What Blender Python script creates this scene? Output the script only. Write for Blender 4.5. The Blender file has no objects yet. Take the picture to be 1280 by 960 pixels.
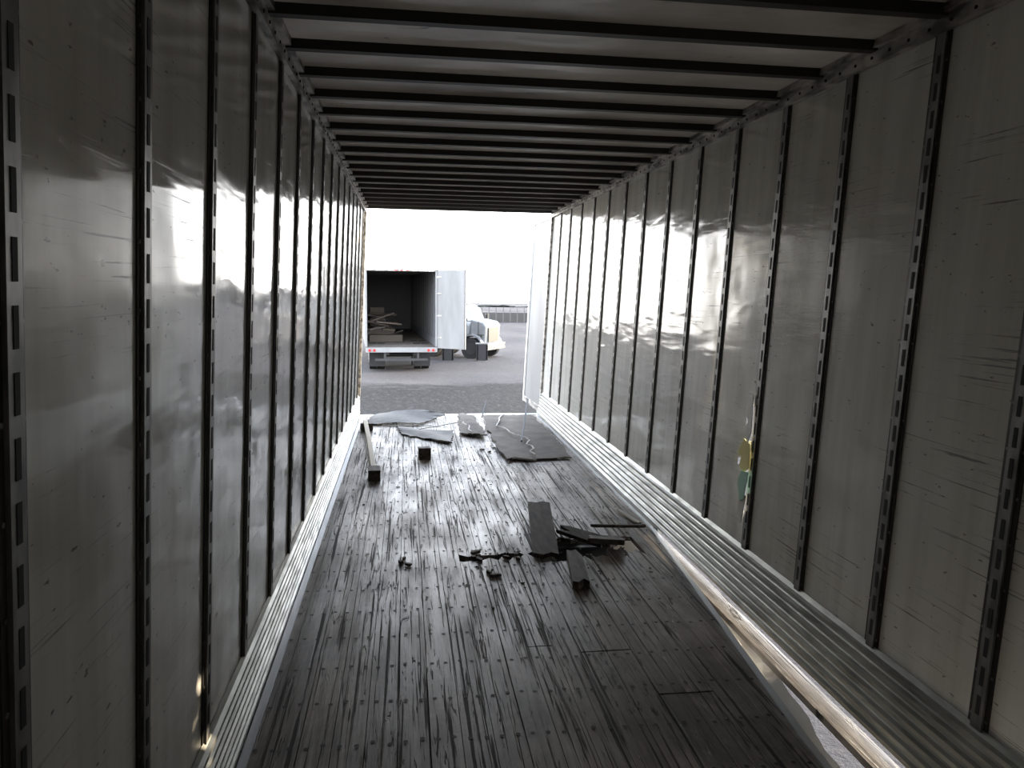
import bpy, bmesh, math, random
from mathutils import Vector, Matrix
random.seed(7)
scene = bpy.context.scene
scene.view_settings.view_transform = 'Standard'
K = 0.045
def rk(v):
    return (v[0] + K*(v[2]-1.4), v[1], v[2])

# ---------------------------------------------------------------- materials
def mat(name, col=(.5,.5,.5), rough=.5, metal=0.0, spec=None):
    m = bpy.data.materials.new(name); m.use_nodes = True
    b = m.node_tree.nodes['Principled BSDF']
    b.inputs['Base Color'].default_value = (*col,1)
    b.inputs['Roughness'].default_value = rough
    b.inputs['Metallic'].default_value = metal
    if spec is not None: b.inputs['Specular IOR Level'].default_value = spec
    return m
class NT:
    def __init__(s, m):
        s.t = m.node_tree; s.n = s.t.nodes; s.l = s.t.links
        s.b = s.n['Principled BSDF']; s.tc = s.n.new('ShaderNodeTexCoord')
    def mapping(s, scale, loc=(0,0,0)):
        k = s.n.new('ShaderNodeMapping'); k.inputs['Scale'].default_value = scale
        k.inputs['Location'].default_value = loc
        s.l.new(s.tc.outputs['Object'], k.inputs[0]); return k.outputs[0]
    def noise(s, scale=(1,1,1), sc=1.0, detail=4, rough=.5, dist=0, loc=(0,0,0)):
        k = s.n.new('ShaderNodeTexNoise'); s.l.new(s.mapping(scale,loc), k.inputs['Vector'])
        k.inputs['Scale'].default_value = sc; k.inputs['Detail'].default_value = detail
        k.inputs['Roughness'].default_value = rough; k.inputs['Distortion'].default_value = dist
        return k.outputs['Fac']
    def ramp(s, fac, stops):
        k = s.n.new('ShaderNodeValToRGB'); e = k.color_ramp.elements
        while len(e) < len(stops): e.new(.5)
        for i,(p,c) in enumerate(stops):
            e[i].position = p
            e[i].color = (c,c,c,1) if not isinstance(c,tuple) else (*c,1)
        s.l.new(fac, k.inputs[0]); return k.outputs[0]
    def mix(s, fac, a, b, mode='MIX'):
        k = s.n.new('ShaderNodeMix'); k.data_type='RGBA'; k.blend_type=mode
        for inp,v in ((k.inputs[0],fac),(k.inputs[6],a),(k.inputs[7],b)):
            if isinstance(v,(int,float)): inp.default_value = v
            elif isinstance(v,tuple): inp.default_value = (*v,1)
            else: s.l.new(v, inp)
        return k.outputs[2]
    def math(s, op, a, b=0.0):
        k = s.n.new('ShaderNodeMath'); k.operation=op
        for inp,v in ((k.inputs[0],a),(k.inputs[1],b)):
            if isinstance(v,(int,float)): inp.default_value = v
            else: s.l.new(v, inp)
        return k.outputs[0]
    def xyz(s):
        k = s.n.new('ShaderNodeSeparateXYZ'); s.l.new(s.tc.outputs['Object'], k.inputs[0]); return k.outputs
    def bump(s, h, strength=1, dist=.01, prev=None):
        k = s.n.new('ShaderNodeBump'); k.inputs['Strength'].default_value=strength
        k.inputs['Distance'].default_value=dist; s.l.new(h,k.inputs['Height'])
        if prev is not None: s.l.new(prev,k.inputs['Normal'])
        return k.outputs[0]
    def col(s,v): s.l.new(v, s.b.inputs['Base Color'])
    def rough(s,v): s.l.new(v, s.b.inputs['Roughness'])
    def nrm(s,v): s.l.new(v, s.b.inputs['Normal'])

# glossy white lining panels, wavy, scratched
def wall_mat(name, seed):
    m = mat(name, (.7,.7,.65), .2); t = NT(m)
    big = t.noise((.7,.7,.5), 1.6, 3, .5, loc=(seed,seed,0))
    c = t.ramp(big, [(.3,(.73,.715,.65)),(.7,(.88,.87,.825))])
    streak = t.noise((3,5,.35), 2.0, 4, .55, loc=(seed,0,0))
    c = t.mix(.38, c, t.ramp(streak, [(.3,(.5,.48,.43)),(.62,(1,1,1))]), 'MULTIPLY')
    sc = t.noise((1,1.2,70), 1.6, 5, .62, .4, loc=(seed,2,0))
    gate = t.noise((1,.8,1.4), 1.7, 4, .6, loc=(seed,5,1))
    lines = t.math('MULTIPLY', t.ramp(sc,[(.60,0),(.645,1)]), t.ramp(gate,[(.46,0),(.56,1)]))
    c = t.mix(t.math('MULTIPLY',lines,.75), c, (.05,.047,.043))
    sp = t.noise((1,3,8), 7, 3, .5, loc=(seed,8,1))
    c = t.mix(t.ramp(sp,[(.69,0),(.73,.7)]), c, (.05,.045,.04))
    t.col(c)
    t.b.inputs['IOR'].default_value=1.5
    rg = t.ramp(t.noise((1,1.5,1.5),2.5,5,.6,loc=(seed,3,3)), [(.3,.08),(.75,.19)])
    t.rough(t.mix(t.math('MULTIPLY',lines,.8), rg, (.5,.5,.5)))
    w1 = t.noise((1,1.1,.9), 1.5, 2, .4, loc=(seed,1,1))
    w2 = t.noise((1,1.5,7.0), 1.3, 2, .4, .3, loc=(seed,7,1))
    h = t.math('ADD', w1, t.math('MULTIPLY', w2, .28))
    t.nrm(t.bump(h, 1, .017))
    return m
M_wallL = wall_mat('lining_panel_left', 3.1)
M_wallR = wall_mat('lining_panel_right', 9.7)

M_dark = mat('dark_post_steel', (.04,.037,.033), .45, .3)
M_galv = mat('galvanized_post', (.22,.22,.21), .42, .4)
t = NT(M_galv); t.col(t.ramp(t.noise((6,6,2),3,5),[(.35,(.10,.098,.092)),(.65,(.30,.295,.28))]))
M_slot = mat('slot_black', (.005,.005,.005), .8)
M_scuff = mat('scuff_liner_metal', (.4,.4,.38), .38, .7)
t = NT(M_scuff); t.col(t.ramp(t.noise((3,1,6),3,6,.6),[(.3,(.16,.16,.145)),(.7,(.42,.42,.38))]))
t.rough(t.ramp(t.noise((3,2,9),3,4),[(.3,.3),(.7,.5)]))
M_rail = mat('top_rail_aluminium', (.42,.4,.37), .4, .4)
t = NT(M_rail); t.col(t.ramp(t.noise((4,2,6),3,5),[(.38,(.14,.13,.12)),(.6,(.6,.57,.53))]))
M_strip = mat('edge_strip_aluminium', (.6,.62,.66), .33, .8)
M_bow = mat('roof_bow_steel', (.028,.024,.021), .55, .2)

# ceiling skin : fibreglass sheet, slightly translucent
M_ceil = mat('roof_skin', (.5,.46,.41), .3); t = NT(M_ceil)
cc = t.ramp(t.noise((1,2,1),1.5,5,.6),[(.3,(.35,.315,.28)),(.7,(.64,.59,.53))])
sm = t.ramp(t.noise((2.2,5,1),1.6,6,.65,1.0),[(.66,0),(.72,1)])
cc = t.mix(sm, cc, (.04,.035,.03)); t.col(cc)
t.nrm(t.bump(t.noise((1.2,3,1),1.4,2),1,.03))
tr = t.n.new('ShaderNodeBsdfTranslucent')
tcol = t.mix(sm, t.ramp(t.noise((.6,1.2,1),1.1,4),[(.35,(.46,.41,.35)),(.65,(1,.93,.83))]), (.1,.08,.06))
t.l.new(tcol, tr.inputs[0])
mx = t.n.new('ShaderNodeMixShader'); mx.inputs[0].default_value=.068
out = t.n['Material Output']
t.l.new(t.b.outputs[0], mx.inputs[1]); t.l.new(tr.outputs[0], mx.inputs[2]); t.l.new(mx.outputs[0], out.inputs[0])

# floor boards
M_floor = mat('oak_floor_boards', (.1,.09,.08), .4, spec=.38); t = NT(M_floor)
x,y,z = t.xyz()
pid = t.math('FLOOR', t.math('DIVIDE', t.math('ADD', x, 0.663), .125))
wn = t.n.new('ShaderNodeTexWhiteNoise'); wn.noise_dimensions='1D'; t.l.new(pid, wn.inputs['W'])
base = t.ramp(wn.outputs['Value'], [(0,(.24,.205,.175)),(.5,(.31,.268,.232)),(1,(.42,.365,.315))])
grain = t.ramp(t.noise((28,.8,1),1.5,6,.65),[(.3,.5),(.7,1.15)])
c = t.mix(1.0, base, grain, 'MULTIPLY')
blot = t.ramp(t.noise((1.2,.8,1),1.6,6,.7,.5),[(.38,.3),(.62,1.1)])
c = t.mix(.8, c, blot, 'MULTIPLY')
scr = t.noise((30,.5,1),1.7,4,.6,.6,loc=(3,3,0))
k = t.ramp(scr,[(.565,0),(.615,1)])
scr2 = t.noise((14,1.2,1),1.7,5,.7,1.4,loc=(9,1,0))
k2 = t.ramp(scr2,[(.59,0),(.65,1)])
kk = t.math('MAXIMUM',k,k2)
c = t.mix(t.math('MULTIPLY',kk,.85), c, (.010,.009,.008)); t.col(c)
rr = t.ramp(t.noise((3,.7,1),1.8,5,.6,loc=(1,7,0)),[(.3,.28),(.7,.58)])
t.rough(t.mix(kk, rr, (.7,.7,.7)))
t.l.new(t.mix(kk,(.32,.32,.32),(.15,.15,.15)), t.b.inputs['Specular IOR Level'])
h = t.math('SUBTRACT', t.noise((12,.8,1),1.4,5,.6), t.math('MULTIPLY',kk,.4))
t.nrm(t.bump(h,.8,.006))
M_screw = mat('screw_head', (.006,.006,.006), .7)
M_broken = mat('broken_wood_dark', (.05,.04,.035), .75)
t = NT(M_broken); t.col(t.ramp(t.noise((9,2,9),3,6),[(.3,(.025,.02,.017)),(.7,(.14,.11,.085))]))
M_ply = mat('dirty_plywood', (.16,.14,.12), .75, spec=.25); t = NT(M_ply)
t.col(t.ramp(t.noise((2,2,2),2.5,7,.65),[(.3,(.06,.05,.042)),(.7,(.16,.138,.115))]))
M_plyd = mat('dark_sheet', (.06,.055,.05), .6, spec=.3); t = NT(M_plyd)
t.col(t.ramp(t.noise((2,2,2),2.5,7,.65),[(.3,(.018,.016,.014)),(.7,(.075,.065,.055))]))
M_tear = mat('torn_fibre_edge', (.62,.6,.56), .8)
M_pole = mat('pale_wood', (.5,.43,.31), .6)
M_white = mat('white_paint', (.8,.79,.76), .35)
M_xwhite = mat('weathered_white_paint', (.2,.2,.2), .5)
t = NT(M_xwhite); t.col(t.ramp(t.noise((1.5,1.5,.4),2,5),[(.3,(.16,.158,.154)),(.7,(.22,.218,.214))]))
M_cream = mat('cab_white_paint', (.2,.2,.2), .4)
t = NT(M_cream); t.col(t.ramp(t.noise((1,1,1),2,4),[(.35,(.105,.108,.11)),(.6,(.155,.158,.16))]))
M_foam_glow = mat('foam_sun_glow', (.95,.85,.35), .8)  # torn foam; glow of sun through the hole put into its yellow
M_teal = mat('torn_lining_teal', (.35,.62,.5), .6)
M_rubber = mat('black_rubber', (.010,.010,.011), .7)
M_glass = mat('dark_glass', (.02,.025,.03), .15)
M_red = mat('tail_lamp_red', (.4,.015,.015), .3)
M_inside2_lit = mat('far_box_lining_lit', (.22,.225,.24), .45)  # right inner wall, daylight falling on it put into the colour
M_inside2_shade = mat('far_box_lining_shaded', (.04,.04,.045), .5)  # same lining, shade inside the box put into the colour
M_steel = mat('frame_steel', (.03,.03,.03), .5, .3)
M_chrome = mat('chrome', (.4,.4,.4), .25, 1)

M_ground = mat('gravel_yard', (.12,.115,.115), .95, spec=.2); t = NT(M_ground)
x,y,z = t.xyz()
gn = t.ramp(t.noise((.6,.25,1),.3,6,.6),[(.35,(.034,.031,.031)),(.65,(.068,.060,.056))])
fine = t.ramp(t.noise((1,1,1),6,6,.75),[(.3,.7),(.7,1.25)])
gcol = t.mix(1.0, gn, fine, 'MULTIPLY')
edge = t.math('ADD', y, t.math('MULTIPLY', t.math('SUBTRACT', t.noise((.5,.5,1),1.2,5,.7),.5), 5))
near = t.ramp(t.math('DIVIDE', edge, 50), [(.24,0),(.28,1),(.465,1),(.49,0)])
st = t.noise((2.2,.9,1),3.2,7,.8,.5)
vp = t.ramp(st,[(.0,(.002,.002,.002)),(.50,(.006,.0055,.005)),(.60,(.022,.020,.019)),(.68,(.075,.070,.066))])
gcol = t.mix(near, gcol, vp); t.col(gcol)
t.nrm(t.bump(t.noise((1,1,1),10,5,.7),1,.04))

# ---------------------------------------------------------------- mesh builder
class MB:
    def __init__(s): s.v=[]; s.f=[]; s.m=[]; s.mats=[]
    def mi(s, m):
        if m not in s.mats: s.mats.append(m)
        return s.mats.index(m)
    def face(s, pts, m):
        i=len(s.v); s.v += [tuple(p) for p in pts]; s.f.append(list(range(i,i+len(pts)))); s.m.append(s.mi(m))
    def prism(s, poly, ax, a, b, m, M=None):
        def P(p,q):
            if ax==0: r=(q,p[0],p[1])
            elif ax==1: r=(p[0],q,p[1])
            else: r=(p[0],p[1],q)
            return tuple(M@Vector(r)) if M is not None else r
        n=len(poly); i=len(s.v)
        s.v += [P(p,a) for p in poly]+[P(p,b) for p in poly]
        k=s.mi(m)
        s.f.append([i+j for j in range(n)][::-1]); s.f.append([i+n+j for j in range(n)])
        for j in range(n):
            s.f.append([i+j, i+(j+1)%n, i+n+(j+1)%n, i+n+j])
        s.m += [k]*(n+2)
    def box(s, x0,x1,y0,y1,z0,z1,m,M=None):
        s.prism([(x0,y0),(x1,y0),(x1,y1),(x0,y1)],2,z0,z1,m,M)
    def cyl(s, c, r, ax, h, m, n=20, M=None):
        poly=[(math.cos(2*math.pi*i/n)*r,math.sin(2*math.pi*i/n)*r) for i in range(n)]
        if ax==0: poly=[(c[1]+p[0],c[2]+p[1]) for p in poly]; q=c[0]
        elif ax==1: poly=[(c[0]+p[0],c[2]+p[1]) for p in poly]; q=c[1]
        else: poly=[(c[0]+p[0],c[1]+p[1]) for p in poly]; q=c[2]
        s.prism(poly,ax,q-h/2,q+h/2,m,M)
    def obj(s, name, rack=False, parent=None, bevel=0, M=None):
        me=bpy.data.meshes.new(name)
        vs=[rk(v) for v in s.v] if rack else s.v
        me.from_pydata(vs,[],s.f)
        for m in s.mats: me.materials.append(m)
        me.polygons.foreach_set('material_index', s.m)
        bm=bmesh.new(); bm.from_mesh(me); bmesh.ops.recalc_face_normals(bm,faces=bm.faces); bm.to_mesh(me); bm.free()
        me.update()
        o=bpy.data.objects.new(name,me); scene.collection.objects.link(o)
        if M is not None: o.matrix_world=M
        if parent: o.parent=parent
        if bevel:
            b=o.modifiers.new('bevel','BEVEL'); b.width=bevel; b.segments=2; b.limit_method='ANGLE'
        return o
def empty(name, loc=(0,0,0), rz=0):
    e=bpy.data.objects.new(name,None); scene.collection.objects.link(e); e.location=loc; e.rotation_euler=(0,0,rz); return e

XL,XR,H,Y0,Y1 = -.6,1.93,2.80,-2.2,10.4
FX=XR-.05
# ---------------------------------------------------------------- walls
b=MB(); b.face([(XL,Y0,0),(XL,Y1,0),(XL,Y1,H),(XL,Y0,H)],M_wallL)
b.obj('wall_left',True)
b=MB()
hy0,hy1,hz0,hz1=3.6,4.3,.4,1.3
def q(y0,y1,z0,z1): b.face([(XR,y0,z0),(XR,y1,z0),(XR,y1,z1),(XR,y0,z1)],M_wallR)
q(Y0,hy0,.09,H); q(hy1,Y1,.09,H); q(hy0,hy1,.09,hz0); q(hy0,hy1,hz1,H)
PYR=2.13+.59*3
HY=PYR+.046
spans={.52:.04,.56:.06,.60:.09,.64:.05,.68:.03,.72:.09,.76:.15,.80:.12,.84:.06,.92:.04,.96:.06,1.0:.09,1.04:.05,1.08:.03}
z=hz0
while z<hz1-1e-6:
    z2=min(z+.04,hz1); key=[s for s in spans if abs(s-z)<.005]
    if key:
        q(hy0,HY,z,z2); q(HY+spans[key[0]],hy1,z,z2)
    else: q(hy0,hy1,z,z2)
    z=z2
b.obj('wall_right',True)
b=MB(); b.box(XL-.02,XR+.02,Y0-.05,Y0,0,H,M_wallL); b.obj('wall_front',True)

# posts
def posts(name, side, ystart, n, zb):
    b=MB(); X = XL if side<0 else XR; s = 1 if side<0 else -1
    def bx(d0,d1,y0,y1,z0,z1,m):
        xa,xb=sorted((X+s*d0,X+s*d1)); b.box(xa,xb,y0,y1,z0,z1,m)
    for i in range(n):
        y=ystart+.59*i
        if y>Y1-.1: break
        bx(.001,.005,y-.044,y+.044,zb,H-.06,M_dark)
        bx(.005,.013,y-.024,y+.024,zb,H-.06,M_galv)
        z=zb+.06
        while z<H-.2:
            bx(.013,.0142,y-.008,y+.008,z,z+.065,M_slot); z+=.10
        z=zb+.05
        while z<H-.1:
            for dy in (-.034,.034): b.cyl((X+s*.006,y+dy,z),.005,0,.003,M_galv,6)
            z+=.15
    return b.obj(name,True)
posts('logistic_posts_left',-1,1.22-.59*4,20,.29)
posts('logistic_posts_right',1,2.13-.59*5,20,.31)

# scuff liner (corrugated baseboard)
def scuff(name, X, s, hgt, out0, z0):
    prof=[]; n=7
    for i in range(n):
        z=z0+(hgt-z0)*i/n; dz=(hgt-z0)/n
        o=out0*(1-i/n)
        prof += [(X+s*(.012+o),z),(X+s*(.026+o),z+dz*.2),(X+s*(.026+o),z+dz*.62),(X+s*(.012+o),z+dz*.8)]
    prof += [(X+s*.004,hgt+.01),(X+s*.002,hgt+.01),(X+s*(out0),z0)]
    b=MB(); b.prism(prof,1,Y0,Y1-.07,M_scuff)
    return b.obj(name,True)
scuff('baseboard_left',XL,1,.29,.015,.01)
scuff('baseboard_right',XR,-1,.32,.045,.03)
b=MB(); b.box(XR-.045,XR-.005,5.2,Y1-.07,-.1,.028,M_scuff); b.obj('side_rail_right',True)

# top rails with rivets
def toprail(name,X,s):
    b=MB()
    xa,xb=sorted((X+s*.001,X+s*.03)); b.box(xa,xb,Y0,Y1,H-.085,H,M_rail)
    xa,xb=sorted((X+s*.03,X+s*.055)); b.box(xa,xb,Y0,Y1,H-.03,H,M_rail)
    y=Y0+.05
    while y<Y1:
        b.cyl((X+s*.031,y,H-.06),.007,0,.006,M_slot,8); y+=.12
    b.obj(name,True)
toprail('trim_1',XL,1); toprail('trim_2',XR,-1)

# ceiling
b=MB(); b.box(XL-.02,XR+.02,Y0,Y1,H,H+.006,M_ceil); b.obj('ceiling',True)
b=MB(); y=3.12-.42*12
while y<Y1-.1:
    prof=[(y-.038,H-.001),(y-.024,H-.038),(y+.024,H-.038),(y+.038,H-.001)]
    b.prism(prof,0,XL+.03,XR-.03,M_bow); y+=.42
b.obj('roof_bows',True)

# rear frame header + jambs
b=MB()
b.box(XL,XR,Y1-.1,Y1,H-.03,H-.001,M_rail)
b.box(XL-.03,XL+.03,Y1-.06,Y1,0,H-.03,M_rail)
b.box(XR-.03,XR+.03,Y1-.06,Y1,0,H-.03,M_rail)
b.box(XL,XR,Y1,Y1+.08,-.12,.004,M_strip)
b.obj('door_frame',True)

# ---------------------------------------------------------------- floor
def interp(pts,v):
    if v<=pts[0][0]: return pts[0][1]
    for (a,fa),(c,fc) in zip(pts,pts[1:]):
        if v<=c: return fa+(fc-fa)*(v-a)/(c-a)
    return pts[-1][1]
edge=[(-2.2,1.43),(0,1.48),(2.6,1.63),(4.7,1.83),(5.3,FX),(Y1,FX)]
xr=lambda y: interp(edge,y)
b=MB(); PW=.125; xx=XL
while xx<FX-1e-3:
    x0=xx+.0015; x1=min(xx+PW,FX)-.0015
    def near_y(x):
        if x<=1.43: return Y0
        return interp([(xv,yv) for yv,xv in edge[:-1]], x)
    cuts=[]
    if 1.0<x0<1.62:
        cuts.append((4.72+random.uniform(-.12,.15), 5.12+random.uniform(-.15,.15)))
    elif .35<x0<=.9:
        cuts.append((4.72+random.uniform(-.06,.06),4.79+random.uniform(-.03,.05)))
    seam = random.uniform(1,4) if random.random()<.4 else None
    if 0.9<x0<1.05: seam=3.42
    if 1.15<x0<1.3: seam=3.0
    if seam: cuts.append((seam,seam+.010))
    cuts.sort()
    prev=None
    for (c0,c1) in cuts+[(Y1,None)]:
        if prev is None:
            n0,n1=near_y(x0),near_y(x1)
            if c0>max(n0,n1)+.02:
                pl=[(x0,n0),(x1,n1)]
                if x0<1.43<x1: pl=[(x0,Y0),(1.43,Y0),(x1,n1)]
            else: pl=None
        else:
            j=random.uniform(-.05,.05) if prev[1]-prev[0]>.02 else 0
            pl=[(x0,prev[1]+j),((x0+x1)/2,prev[1]-j),(x1,prev[1]+j*.4)]
        if pl:
            if c1 is not None and c1-c0>.02:
                j=random.uniform(-.06,.06)
                pl += [(x1,c0+j),(x0*.4+x1*.6,c0-j*1.2),(x0*.8+x1*.2,c0+j*.5),(x0,c0-j)]
            else: pl += [(x1,c0),(x0,c0)]
            dz=random.uniform(-.0015,.0015)
            b.prism(pl,2,-.03,dz,M_floor)
        prev=(c0,c1)
    yy=Y0+.1
    while yy<Y1:
        for sx in (x0+.03,x1-.03):
            px,py=sx+random.uniform(-.004,.004), yy+random.uniform(-.012,.012)
            if px<xr(py)-.02 and not(1.0<px<1.75 and 4.5<py<5.4) and x1-x0>.08:
                b.face([(px+.0105*math.cos(a*math.pi/3),py+.0105*math.sin(a*math.pi/3),.0022) for a in range(6)],M_screw)
        yy+=.305
    xx+=PW
b.obj('floor',True)
b=MB(); y=Y0
b.box(XL,1.36,Y0,Y1,-.2,-.19,M_slot)  # black plate added for the shade under the floor, blocks light from below
b.box(1.36,FX,4.6,Y1,-.2,-.19,M_slot)
while y<Y1:
    b.box(XL,min(1.5,xr(y)-.05),y,y+.05,-.16,-.035,M_steel); y+=.3
b.obj('floor_crossmembers_dark_plate',True)
def strip(name, f, w, ys, z0=.001, z1=.008):
    b=MB()
    for a,c in zip(ys,ys[1:]):
        b.prism([(f(a),a),(f(a)+w,a),(f(c)+w,c),(f(c),c)],2,z0,z1,M_strip)
    b.obj(name,True)
strip('trim_3', lambda y: XL+.045, .035, [Y0,Y1-.07])
strip('trim_4', lambda y: xr(y)-.03, .03, [Y0,0,2.6,4.7,5.3,Y1-.07])
# bent lower side-rail sheet in the gap
b=MB(); n=60; random.seed(3)
rows=[]
for i in range(n+1):
    y=-1.0+i*(6.2/n); e=xr(y)+.002
    wob=.006*math.sin(i*.7)+.004*math.sin(i*1.9)
    gap=max(0,XR-.06-e)
    wd=.75 if y>3.6 else .34+.41*max(0,(y-2.6))/1.0
    rows.append([(e,y,-.004),(e+gap*wd*.5,y,-.06+wob*.5),(e+gap*wd+wob,y,-.05+wob)])
for r0,r1 in zip(rows,rows[1:]):
    for j in range(2): b.face([r0[j],r0[j+1],r1[j+1],r1[j]],M_white)
b.obj('bent_side_rail',True)

# ---------------------------------------------------------------- wall damage
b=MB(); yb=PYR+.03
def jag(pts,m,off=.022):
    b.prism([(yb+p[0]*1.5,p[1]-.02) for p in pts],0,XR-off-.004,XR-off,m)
jag([(0.0,1.20),(.03,1.21),(.045,1.1),(.02,1.05),(.05,1.0),(.01,.93),(-.01,1.0)],M_white)
jag([(-.01,.93),(.04,.95),(.08,.86),(.05,.84),(.06,.79),(.02,.76),(-.02,.8)],M_foam_glow)
jag([(-.03,.78),(.03,.77),(.05,.70),(.02,.60),(-.01,.62)],M_teal,.03)
jag([(-.02,.64),(.03,.66),(.04,.56),(.0,.48)],M_tear,.025)
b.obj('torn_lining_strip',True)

# ---------------------------------------------------------------- open rear door (ours)
d=empty('door_1')
b=MB()
Md=Matrix.Translation((XR+.02,Y1+.03,0))@Matrix.Rotation(math.radians(92.5),4,'Z')
b.box(0,1.22,-.02,.02,.02,H-.03,M_xwhite,Md)
b.obj('panel',True,d,.004)
b=MB()
b.box(.0,.05,.02,.03,.02,H-.03,M_rail,Md)
b.box(1.14,1.225,.02,.035,.02,H-.03,M_white,Md)
b.box(0,1.22,.02,.03,H-.09,H-.03,M_rail,Md); b.box(0,1.22,.02,.03,.02,.1,M_rail,Md)
b.cyl((1.1,-.04,1.4),.015,2,2.6,M_chrome,10,Md)
for z in (.3,1.0,1.8,2.5): b.box(.02,.14,-.035,-.02,z-.03,z+.03,M_rail,Md)
b.obj('door_hardware',True,d)

# ---------------------------------------------------------------- debris
def sheet(name, corners, z, thick, m, nx=10, ny=14, amp=.02, rag=.02, torn=True, lift=None, seed=1):
    random.seed(seed)
    b=MB(); c=[Vector((p[0],p[1],0)) for p in corners]
    P={}
    for i in range(nx+1):
        for j in range(ny+1):
            u,v=i/nx,j/ny
            p=(c[0]*(1-u)+c[1]*u)*(1-v)+(c[3]*(1-u)+c[2]*u)*v
            bd=i in(0,nx) or j in(0,ny)
            zz=z+amp*(.5+.5*math.sin(u*4.1+v*5+seed))*(.92+.1*random.random())
            if lift: zz+=lift(u,v)
            if bd: p=p+Vector((random.uniform(-rag,rag),random.uniform(-rag,rag)*1.5,0))
            P[i,j]=Vector((p.x,p.y,zz))
    up=Vector((0,0,thick))
    for i in range(nx):
        for j in range(ny):
            q_=[P[i,j],P[i+1,j],P[i+1,j+1],P[i,j+1]]
            b.face([p+up for p in q_],m); b.face(q_[::-1],m)
    ring=[(i,0) for i in range(nx)]+[(nx,j) for j in range(ny)]+[(i,ny) for i in range(nx,0,-1)]+[(0,j) for j in range(ny,0,-1)]
    for a,c_ in zip(ring,ring[1:]+ring[:1]):
        b.face([P[a],P[c_],P[c_]+up,P[a]+up], M_tear if torn and random.random()<.6 else m)
    return b.obj(name)
sheet('plywood_sheet',[(.98,7.5),(1.70,7.55),(1.72,10.2),(1.00,10.1)],.006,.018,M_ply,seed=2,amp=.02,rag=.03)
sheet('plywood_sheet',[(.62,8.9),(.92,8.7),(.92,10.1),(.7,10.25)],.008,.012,M_ply,seed=3,amp=.03,
      lift=lambda u,v:.03*abs(math.sin(u*3)))
sheet('plywood_sheet',[(-.05,9.0),(.50,8.35),(.55,9.1),(-.12,9.45)],.006,.012,M_plyd,seed=4,amp=.02)
sheet('plywood_sheet',[(-.5,9.65),(.15,9.6),(.5,10.2),(-.45,10.3)],.012,.012,M_plyd,seed=5,amp=.02,
      lift=lambda u,v:.08*max(0,math.sin(u*3.1))*v)
b=MB(); random.seed(11)
def rod(p,q_,w,m,h=None):
    p,q_=Vector(p),Vector(q_); d_=q_-p; L=d_.length; h=h or w
    M=Matrix.Translation(p)@d_.to_track_quat('X','Z').to_matrix().to_4x4()
    b.box(0,L,-w/2,w/2,-h/2,h/2,m,M)
for p,q_ in (((.15,8.95,.08),(.7,9.3,.10)),((.7,9.3,.10),(.75,8.75,.09)),((1.3,10.1,.06),(1.1,9.2,.06)),((1.1,9.2,.06),(1.35,8.4,.06)),((1.35,8.4,.06),(1.3,7.6,.055)),((.3,9.1,.09),(-.3,9.3,.07))):
    a=Vector(p)
    for k_ in range(6):
        nx_=Vector(p).lerp(Vector(q_),(k_+1)/6)+Vector((random.uniform(-.03,.03),random.uniform(-.04,.04),0))
        rod(a,nx_,.014,M_tear,.008); a=nx_
rod((1.28,8.3,.05),(1.52,9.4,.36),.02,M_dark); rod((.95,9.5,.12),(1.05,9.9,.28),.015,M_dark)
b.obj('torn_fibre_strips')

b=MB(); rod((-.50,9.3,.12),(-.41,8.3,.10),.05,M_pole,.035); rod((-.41,8.3,.10),(-.295,6.95,.04),.05,M_pole,.035); rod((-.30,7.0,.055),(-.29,6.8,.055),.11,M_broken,.1)
rod((-.55,9.28,.05),(-.42,9.32,.05),.09,M_broken,.09)
b.obj('wooden_pole',bevel=.003)
def chunk(name,cx,cy,L,W,T,rot,z=.0,tilt=0,m=M_broken,seed=0,taper=.6,pitch=0):
    random.seed(seed*13+5)
    pts=[(-W/2,-L/2+random.uniform(0,L*.15)),(-W*.15,-L/2+random.uniform(-.02,.05)*L*2),(W*.2,-L/2+random.uniform(0,.2)*L),(W/2,-L/2),
         (W/2*taper,L/2-random.uniform(0,.3)*L),(W*.1,L/2),(-W*.2,L/2-random.uniform(0,.3)*L),(-W/2,L/2-random.uniform(0,.15)*L)]
    bb=MB(); M=Matrix.Translation((cx,cy,z+T/2+.003))@Matrix.Rotation(rot,4,'Z')@Matrix.Rotation(pitch,4,'X')@Matrix.Rotation(tilt,4,'Y')
    bb.prism(pts,2,-T/2,T/2,m,M)
    return bb.obj(name,bevel=.002)
bb=MB(); Mx=Matrix.Translation((.96,5.2,.055))@Matrix.Rotation(-.12,4,'Z')@Matrix.Rotation(.08,4,'X')
bb.prism([(-.085,-.47),(-.02,-.50),(.03,-.46),(.085,-.49),(.085,.46),(.03,.49),(-.02,.46),(-.085,.48)],2,-.015,.015,M_broken,Mx)
bb.obj('broken_floor_board',bevel=.002)
chunk('broken_floor_board',1.05,4.45,.55,.10,.05,-.14,.0,0,seed=2,taper=.9)
chunk('broken_floor_board',1.36,4.90,.26,.24,.035,1.3,.03,.2,seed=3)
chunk('broken_floor_board',1.22,5.05,.45,.11,.03,.6,.02,-.25,seed=4)
chunk('broken_floor_board',1.50,5.12,.40,.035,.02,1.45,.06,.1,seed=5)
chunk('torn_lining_scrap',1.70,5.55,.40,.05,.012,.15,.004,.1,m=M_tear,seed=9)
chunk('wood_block',.18,7.7,.12,.12,.12,.1,0,0,seed=7,taper=1)
bits=MB()
def bit(cx,cy,L,W,T,rot,m=M_broken):
    M=Matrix.Translation((cx,cy,.003+T/2))@Matrix.Rotation(rot,4,'Z')
    pts=[(-W/2,-L/2),(W*.3,-L/2*random.uniform(.6,1)),(W/2,L*.1),(W*.2,L/2),(-W*.3,L/2*random.uniform(.5,1))]
    bits.prism(pts,2,-T/2,T/2,m,M)
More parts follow.
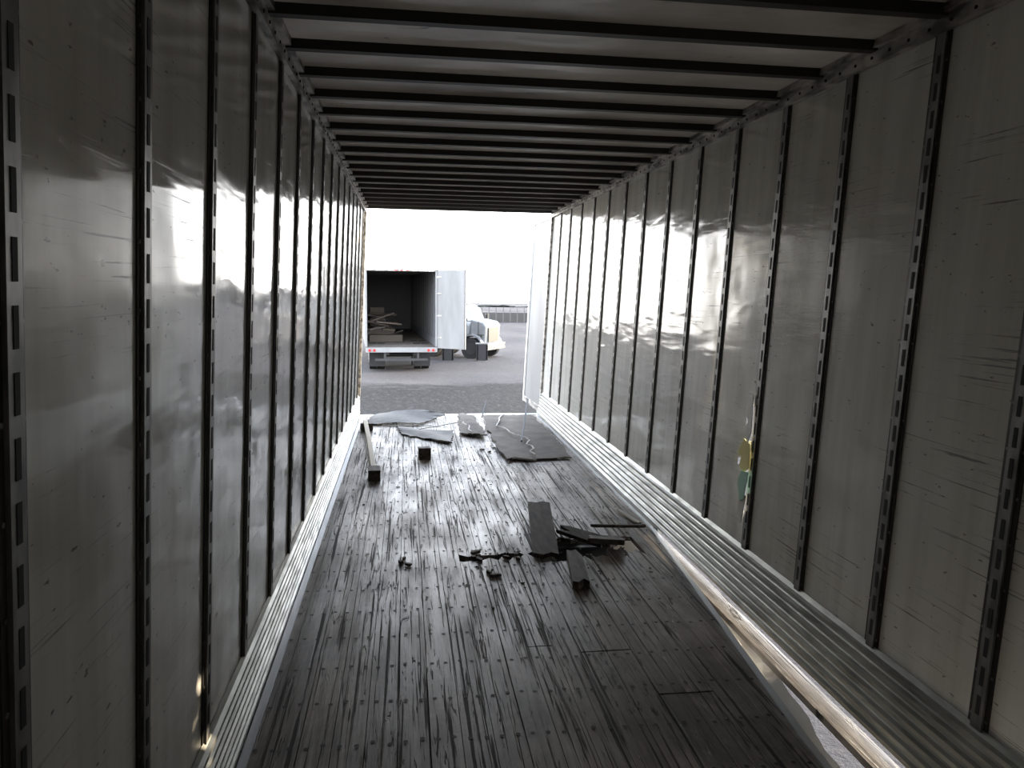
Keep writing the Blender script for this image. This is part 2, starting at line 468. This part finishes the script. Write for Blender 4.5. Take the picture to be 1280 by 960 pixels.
random.seed(21)
for (px,py) in ((598,698),(606,701),(618,718),(626,722),(640,700),(652,696),(655,702),(600,692),(507,701),(516,704),(511,697),(607,562),(617,565),(622,560)):
    dy=py-358; X=(px-509)/dy*1.75; D=1696/dy-.23
    bit(X-.03,D,random.uniform(.03,.07),random.uniform(.02,.04),random.uniform(.01,.02),random.uniform(0,3))
for _ in range(60):
    bit(random.uniform(.3,1.6),random.gauss(4.75,.35),random.uniform(.01,.03),random.uniform(.006,.015),.005,random.uniform(0,3),random.choice([M_broken,M_ply]))
for _ in range(30):
    bit(random.uniform(-.4,.9),random.uniform(6,8.3),random.uniform(.01,.04),random.uniform(.01,.02),.005,random.uniform(0,3),random.choice([M_broken,M_ply]))
bits.obj('wood_splinters')

# ---------------------------------------------------------------- outside ground
b=MB(); S=.0125
zg=lambda y:-1.0-S*y
ysg=[-40,-10,0,10,20,30,40,60,90,140,220,400]
for a,c in zip(ysg,ysg[1:]):
    b.face([(-300,a,zg(a)),(300,a,zg(a)),(300,c,zg(c)),(-300,c,zg(c))],M_ground)
b.obj('ground')
M_scrub=mat('scrub',(.05,.052,.045),.9)
b=MB(); random.seed(5); x=-160
while x<200:
    w=random.uniform(4,12); h=random.uniform(.3,.8)
    b.prism([(x,zg(230)),(x+w,zg(230)),(x+w*.9,zg(230)+h*.7),(x+w*.5,zg(230)+h),(x+w*.15,zg(230)+h*.6)],1,228,232,M_scrub); x+=w*.45
b.obj('tree_line')
M_post=mat('fence_post',(.09,.085,.08),.8)
M_conc=mat('concrete_wall',(.062,.058,.053),.85)
b=MB(); x=2
while x<60:
    b.box(x-.04,x+.04,85,85.1,zg(85),zg(85)+1.75,M_post); x+=.8
for h in (1.3,1.7): b.box(2,60,85.03,85.07,zg(85)+h,zg(85)+h+.03,M_post)
b.obj('fence')
b=MB(); b.box(-60,60,86,86.3,zg(86),zg(86)+1.1,M_conc); b.obj('low_concrete_wall')

# ---------------------------------------------------------------- second trailer
g2=zg(28); T2=empty('box_trailer',(-.17,28,0),math.radians(4))
fz=-.42; tz=2.38; W=1.3; L=12
b=MB()
b.box(-W,-W+.04,0,L,fz,tz,M_xwhite); b.box(W-.04,W,0,L,fz,tz,M_xwhite)
b.box(-W,W,0,L,tz,tz+.05,M_xwhite); b.box(-W,W,L-.04,L,fz,tz,M_inside2_shade)
b.box(-W,W,0,L,fz-.12,fz,M_steel)
b.obj('box_shell',parent=T2)
b=MB()
b.box(-W+.041,-W+.05,.1,L-.05,fz,tz-.02,M_inside2_shade); b.box(W-.05,W-.041,.1,L-.05,fz,tz-.02,M_inside2_lit)
b.box(-W+.05,W-.05,.1,L-.05,tz-.012,tz-.005,M_inside2_shade); b.box(-W+.05,W-.05,.05,L-.05,fz+.001,fz+.01,M_ply)
for i in range(18): b.box(W-.065,W-.05,.5+i*.61,.56+i*.61,fz+.3,tz-.1,M_dark)
for i in range(24): b.box(-W+.05,W-.05,.5+i*.45,.55+i*.45,tz-.05,tz-.013,M_dark)
b.obj('box_lining',parent=T2)
b=MB()
b.box(-W,W,-.06,0,fz-.20,fz-.02,M_xwhite); b.box(-W,-W+.07,-.05,.02,fz,tz,M_xwhite); b.box(W-.07,W,-.05,.02,fz,tz,M_xwhite)
b.box(-W,W,-.05,.02,tz-.06,tz+.05,M_rail)
for sx in (-1.15,-.98,.98,1.15): b.cyl((sx,-.07,fz-.12),.05,1,.03,M_red,12)
for sx in (-.2,0,.2): b.box(sx-.05,sx+.05,-.07,-.05,tz-.05,tz-.02,M_red)
b.obj('rear_frame',parent=T2,bevel=.006)
b=MB()
b.box(-.95,.95,-.02,.06,g2+.42,g2+.50,M_steel)
for sx in (-.6,.6): b.box(sx-.04,sx+.04,0,.08,g2+.5,fz-.12,M_steel)
for sx in (-.5,.5): b.box(sx-.06,sx+.06,.2,10,fz-.32,fz-.12,M_steel)
b.obj('underride_guard',parent=T2)
b=MB()
for ay in (1.6,2.9):
    for sx in (-1.0,-.68,.68,1.0):
        b.cyl((sx,ay,g2+.47),.5,0,.26,M_rubber,28); b.cyl((sx,ay,g2+.47),.27,0,.28,M_xwhite,20)
    b.cyl((0,ay,g2+.5),.07,0,2.2,M_steel,12)
for sx in (-.84,.84): b.box(sx-.3,sx+.3,1.0,1.015,g2+.12,fz-.15,M_rubber)
b.obj('wheels',parent=T2)
b=MB(); Md=Matrix.Translation((W,0,0))@Matrix.Rotation(math.radians(-38),4,'Z')
b.box(0,1.2,-.03,.03,fz-.05,tz,M_xwhite,Md)
for z in (-.1,.7,1.5,2.1): b.box(-.05,.2,-.045,-.03,z,z+.05,M_rail,Md)
for sx in (.02,1.17): b.box(sx,sx+.02,-.04,-.03,fz-.05,tz,M_steel,Md)
b.obj('rear_door',parent=T2,bevel=.006)
b=MB(); random.seed(31)
M_wood2=mat('lumber',(.055,.042,.03),.7)
for k_ in range(30):
    M=Matrix.Translation((random.uniform(-1.0,-.1),random.uniform(2,7),fz+.15+random.random()*.9))@Matrix.Rotation(random.uniform(-.6,.6),4,'Z')@Matrix.Rotation(random.uniform(-.35,.35),4,'Y')@Matrix.Rotation(random.uniform(-.3,.3),4,'X')
    l=random.uniform(.4,1.2)
    b.box(-l/2,l/2,-.1,.1,-.03,.03,random.choice([M_wood2,M_broken,M_plyd,M_broken]),M)
b.box(-1.15,-.1,3,6.5,fz+.01,fz+.5,M_broken); b.box(-1.1,.2,2.5,4.2,fz+.01,fz+.28,M_wood2)
b.box(-1.0,-.4,5,6,fz+.5,fz+1.3,M_broken)
b.obj('cargo_pile',parent=T2,bevel=.01)

# ---------------------------------------------------------------- tractor unit (hood crumpled)
TY=35.5; g3=zg(TY)
TR=empty('semi_truck',(2.8,TY,g3),math.radians(-32))
def side(pts,y0,y1,m,name,bev=.03):
    b=MB(); b.prism(pts,1,y0,y1,m); return b.obj(name,parent=TR,bevel=bev)
side([(-1.4,.95),(.55,.95),(.6,1.5),(.45,1.72),(.25,2.2),(.0,2.4),(-1.1,2.5),(-1.4,2.4)],-1.0,1.0,M_cream,'cab',.06)
side([(.55,.95),(.75,1.02),(1.15,1.05),(1.2,.62),(1.32,.6),(1.36,1.5),(1.25,1.66),(.6,1.78)],-.8,.8,M_cream,'hood',.06)
b=MB()
b.prism([(-.35,1.6),(.38,1.6),(.2,2.15),(-.35,2.15)],1,-1.015,-1.0,M_glass); b.prism([(-.35,1.6),(.38,1.6),(.2,2.15),(-.35,2.15)],1,1.0,1.015,M_glass)
b.box(-1.15,-.75,-1.012,-1.0,1.75,2.15,M_glass)
b.face([(.50,-.88,1.70),(.50,.88,1.70),(.28,.88,2.20),(.28,-.88,2.20)],M_glass)
b.box(1.36,1.39,-.5,.5,.75,1.4,M_dark)
b.box(-.42,-.40,-1.012,-1.0,1.0,2.2,M_dark); b.box(.44,.46,-1.012,-1.0,1.0,1.6,M_dark); b.box(-.35,-.2,-1.03,-1.0,1.4,1.44,M_chrome)
b.box(.62,1.3,-.82,-.80,1.08,1.11,M_dark); b.box(1.0,1.02,-.82,-.8,1.1,1.7,M_dark)
b.obj('windows_and_grille',parent=TR)
b=MB()
b.box(-1.9,1.25,-.5,-.38,.62,.86,M_steel); b.box(-1.9,1.25,.38,.5,.62,.86,M_steel)
b.box(1.25,1.5,-1.05,1.05,.4,.68,M_chrome); b.box(-.6,.1,-1.1,-.75,.45,.95,M_chrome)
b.box(.38,.45,-1.4,-1.28,1.55,2.0,M_rubber); b.box(.40,.43,-1.35,-1.0,1.95,1.98,M_rubber)
b.box(.38,.45,1.28,1.4,1.55,2.0,M_rubber); b.box(.40,.43,1.0,1.35,1.95,1.98,M_rubber)
b.box(-.9,-.2,-.85,.85,2.46,2.58,M_cream)
b.obj('chassis',parent=TR,bevel=.01)
b=MB()
for wx in (.75,-1.35):
    for sy in ((-.93,.93) if wx>0 else (-.92,-.62,.62,.92)):
        b.cyl((wx,sy,.47),.48,1,.25,M_rubber,28); b.cyl((wx,sy,.47),.26,1,.27,M_steel,18)
b.obj('wheels',parent=TR)
b=MB()
pf=[(.75+.60*math.cos(a),.52+.60*math.sin(a)) for a in [math.pi*i/10 for i in range(11)]]
pf+= [(.75+.54*math.cos(a),.52+.54*math.sin(a)) for a in [math.pi*i/10 for i in range(10,-1,-1)]]
for s0,s1 in ((-1.08,-.80),(.80,1.08)): b.prism(pf,1,s0,s1,M_cream)
b.obj('fenders',parent=TR)
b=MB()
for x0 in (1.55,3.05):
    b.box(x0,x0+.50,33.2,33.24,zg(33)+.02,zg(33)+.72,M_rubber); b.box(x0-.04,x0+.54,33.18,33.26,zg(33)+.72,zg(33)+.78,M_xwhite)
    for q0 in (x0+.03,x0+.43): b.box(q0,q0+.04,33.2,33.5,zg(33)-.02,zg(33)+.75,M_steel)
b.obj('mud_flap_rack')

# ---------------------------------------------------------------- light
w=bpy.data.worlds.new('World'); scene.world=w; w.use_nodes=True
nt=w.node_tree; bg=nt.nodes['Background']
tc=nt.nodes.new('ShaderNodeTexCoord'); sp=nt.nodes.new('ShaderNodeSeparateXYZ'); nt.links.new(tc.outputs['Generated'],sp.inputs[0])
rp=nt.nodes.new('ShaderNodeValToRGB'); nt.links.new(sp.outputs[2],rp.inputs[0])
e=rp.color_ramp.elements; e[0].position=0; e[0].color=(1,.965,.92,1); e[1].position=.6; e[1].color=(.58,.68,.86,1)
k=e.new(.18); k.color=(.91,.94,.97,1)
nt.links.new(rp.outputs[0],bg.inputs[0]); bg.inputs[1].default_value=8.6
sd=bpy.data.lights.new('sun','SUN'); sd.energy=10; sd.color=(1,.83,.6); sd.angle=.01
so=bpy.data.objects.new('sun',sd); scene.collection.objects.link(so)
so.rotation_euler=Vector((2.5,1.64,.50)).to_track_quat('Z','Y').to_euler()
pd=bpy.data.lights.new('sky_portal','AREA'); pd.shape='RECTANGLE'; pd.size=2.6; pd.size_y=2.8
try: pd.cycles.is_portal=True
except Exception as ex: print(ex)
po=bpy.data.objects.new('sky_portal',pd); scene.collection.objects.link(po); po.location=(.65,Y1+.09,1.39)
po.rotation_euler=Vector((0,1,0)).to_track_quat('Z','Y').to_euler()

# ---------------------------------------------------------------- camera
F=950.; r=.014
psi=math.atan(133/F); phi=math.atan(120.5/F*math.cos(psi))
f=Vector((math.sin(psi)*math.cos(phi),math.cos(psi)*math.cos(phi),-math.sin(phi)))
R0=Vector((math.cos(psi),-math.sin(psi),0)); U0=R0.cross(f)
R=R0*math.cos(r)+U0*math.sin(r); U=U0*math.cos(r)-R0*math.sin(r)
cd=bpy.data.cameras.new('camera'); cd.lens=F/1280*36; cd.clip_end=1000; cd.clip_start=.02
co=bpy.data.objects.new('camera',cd); scene.collection.objects.link(co)
M=Matrix((R,U,-f)).transposed().to_4x4(); M.translation=Vector((0,0,1.75)); co.matrix_world=M
scene.camera=co
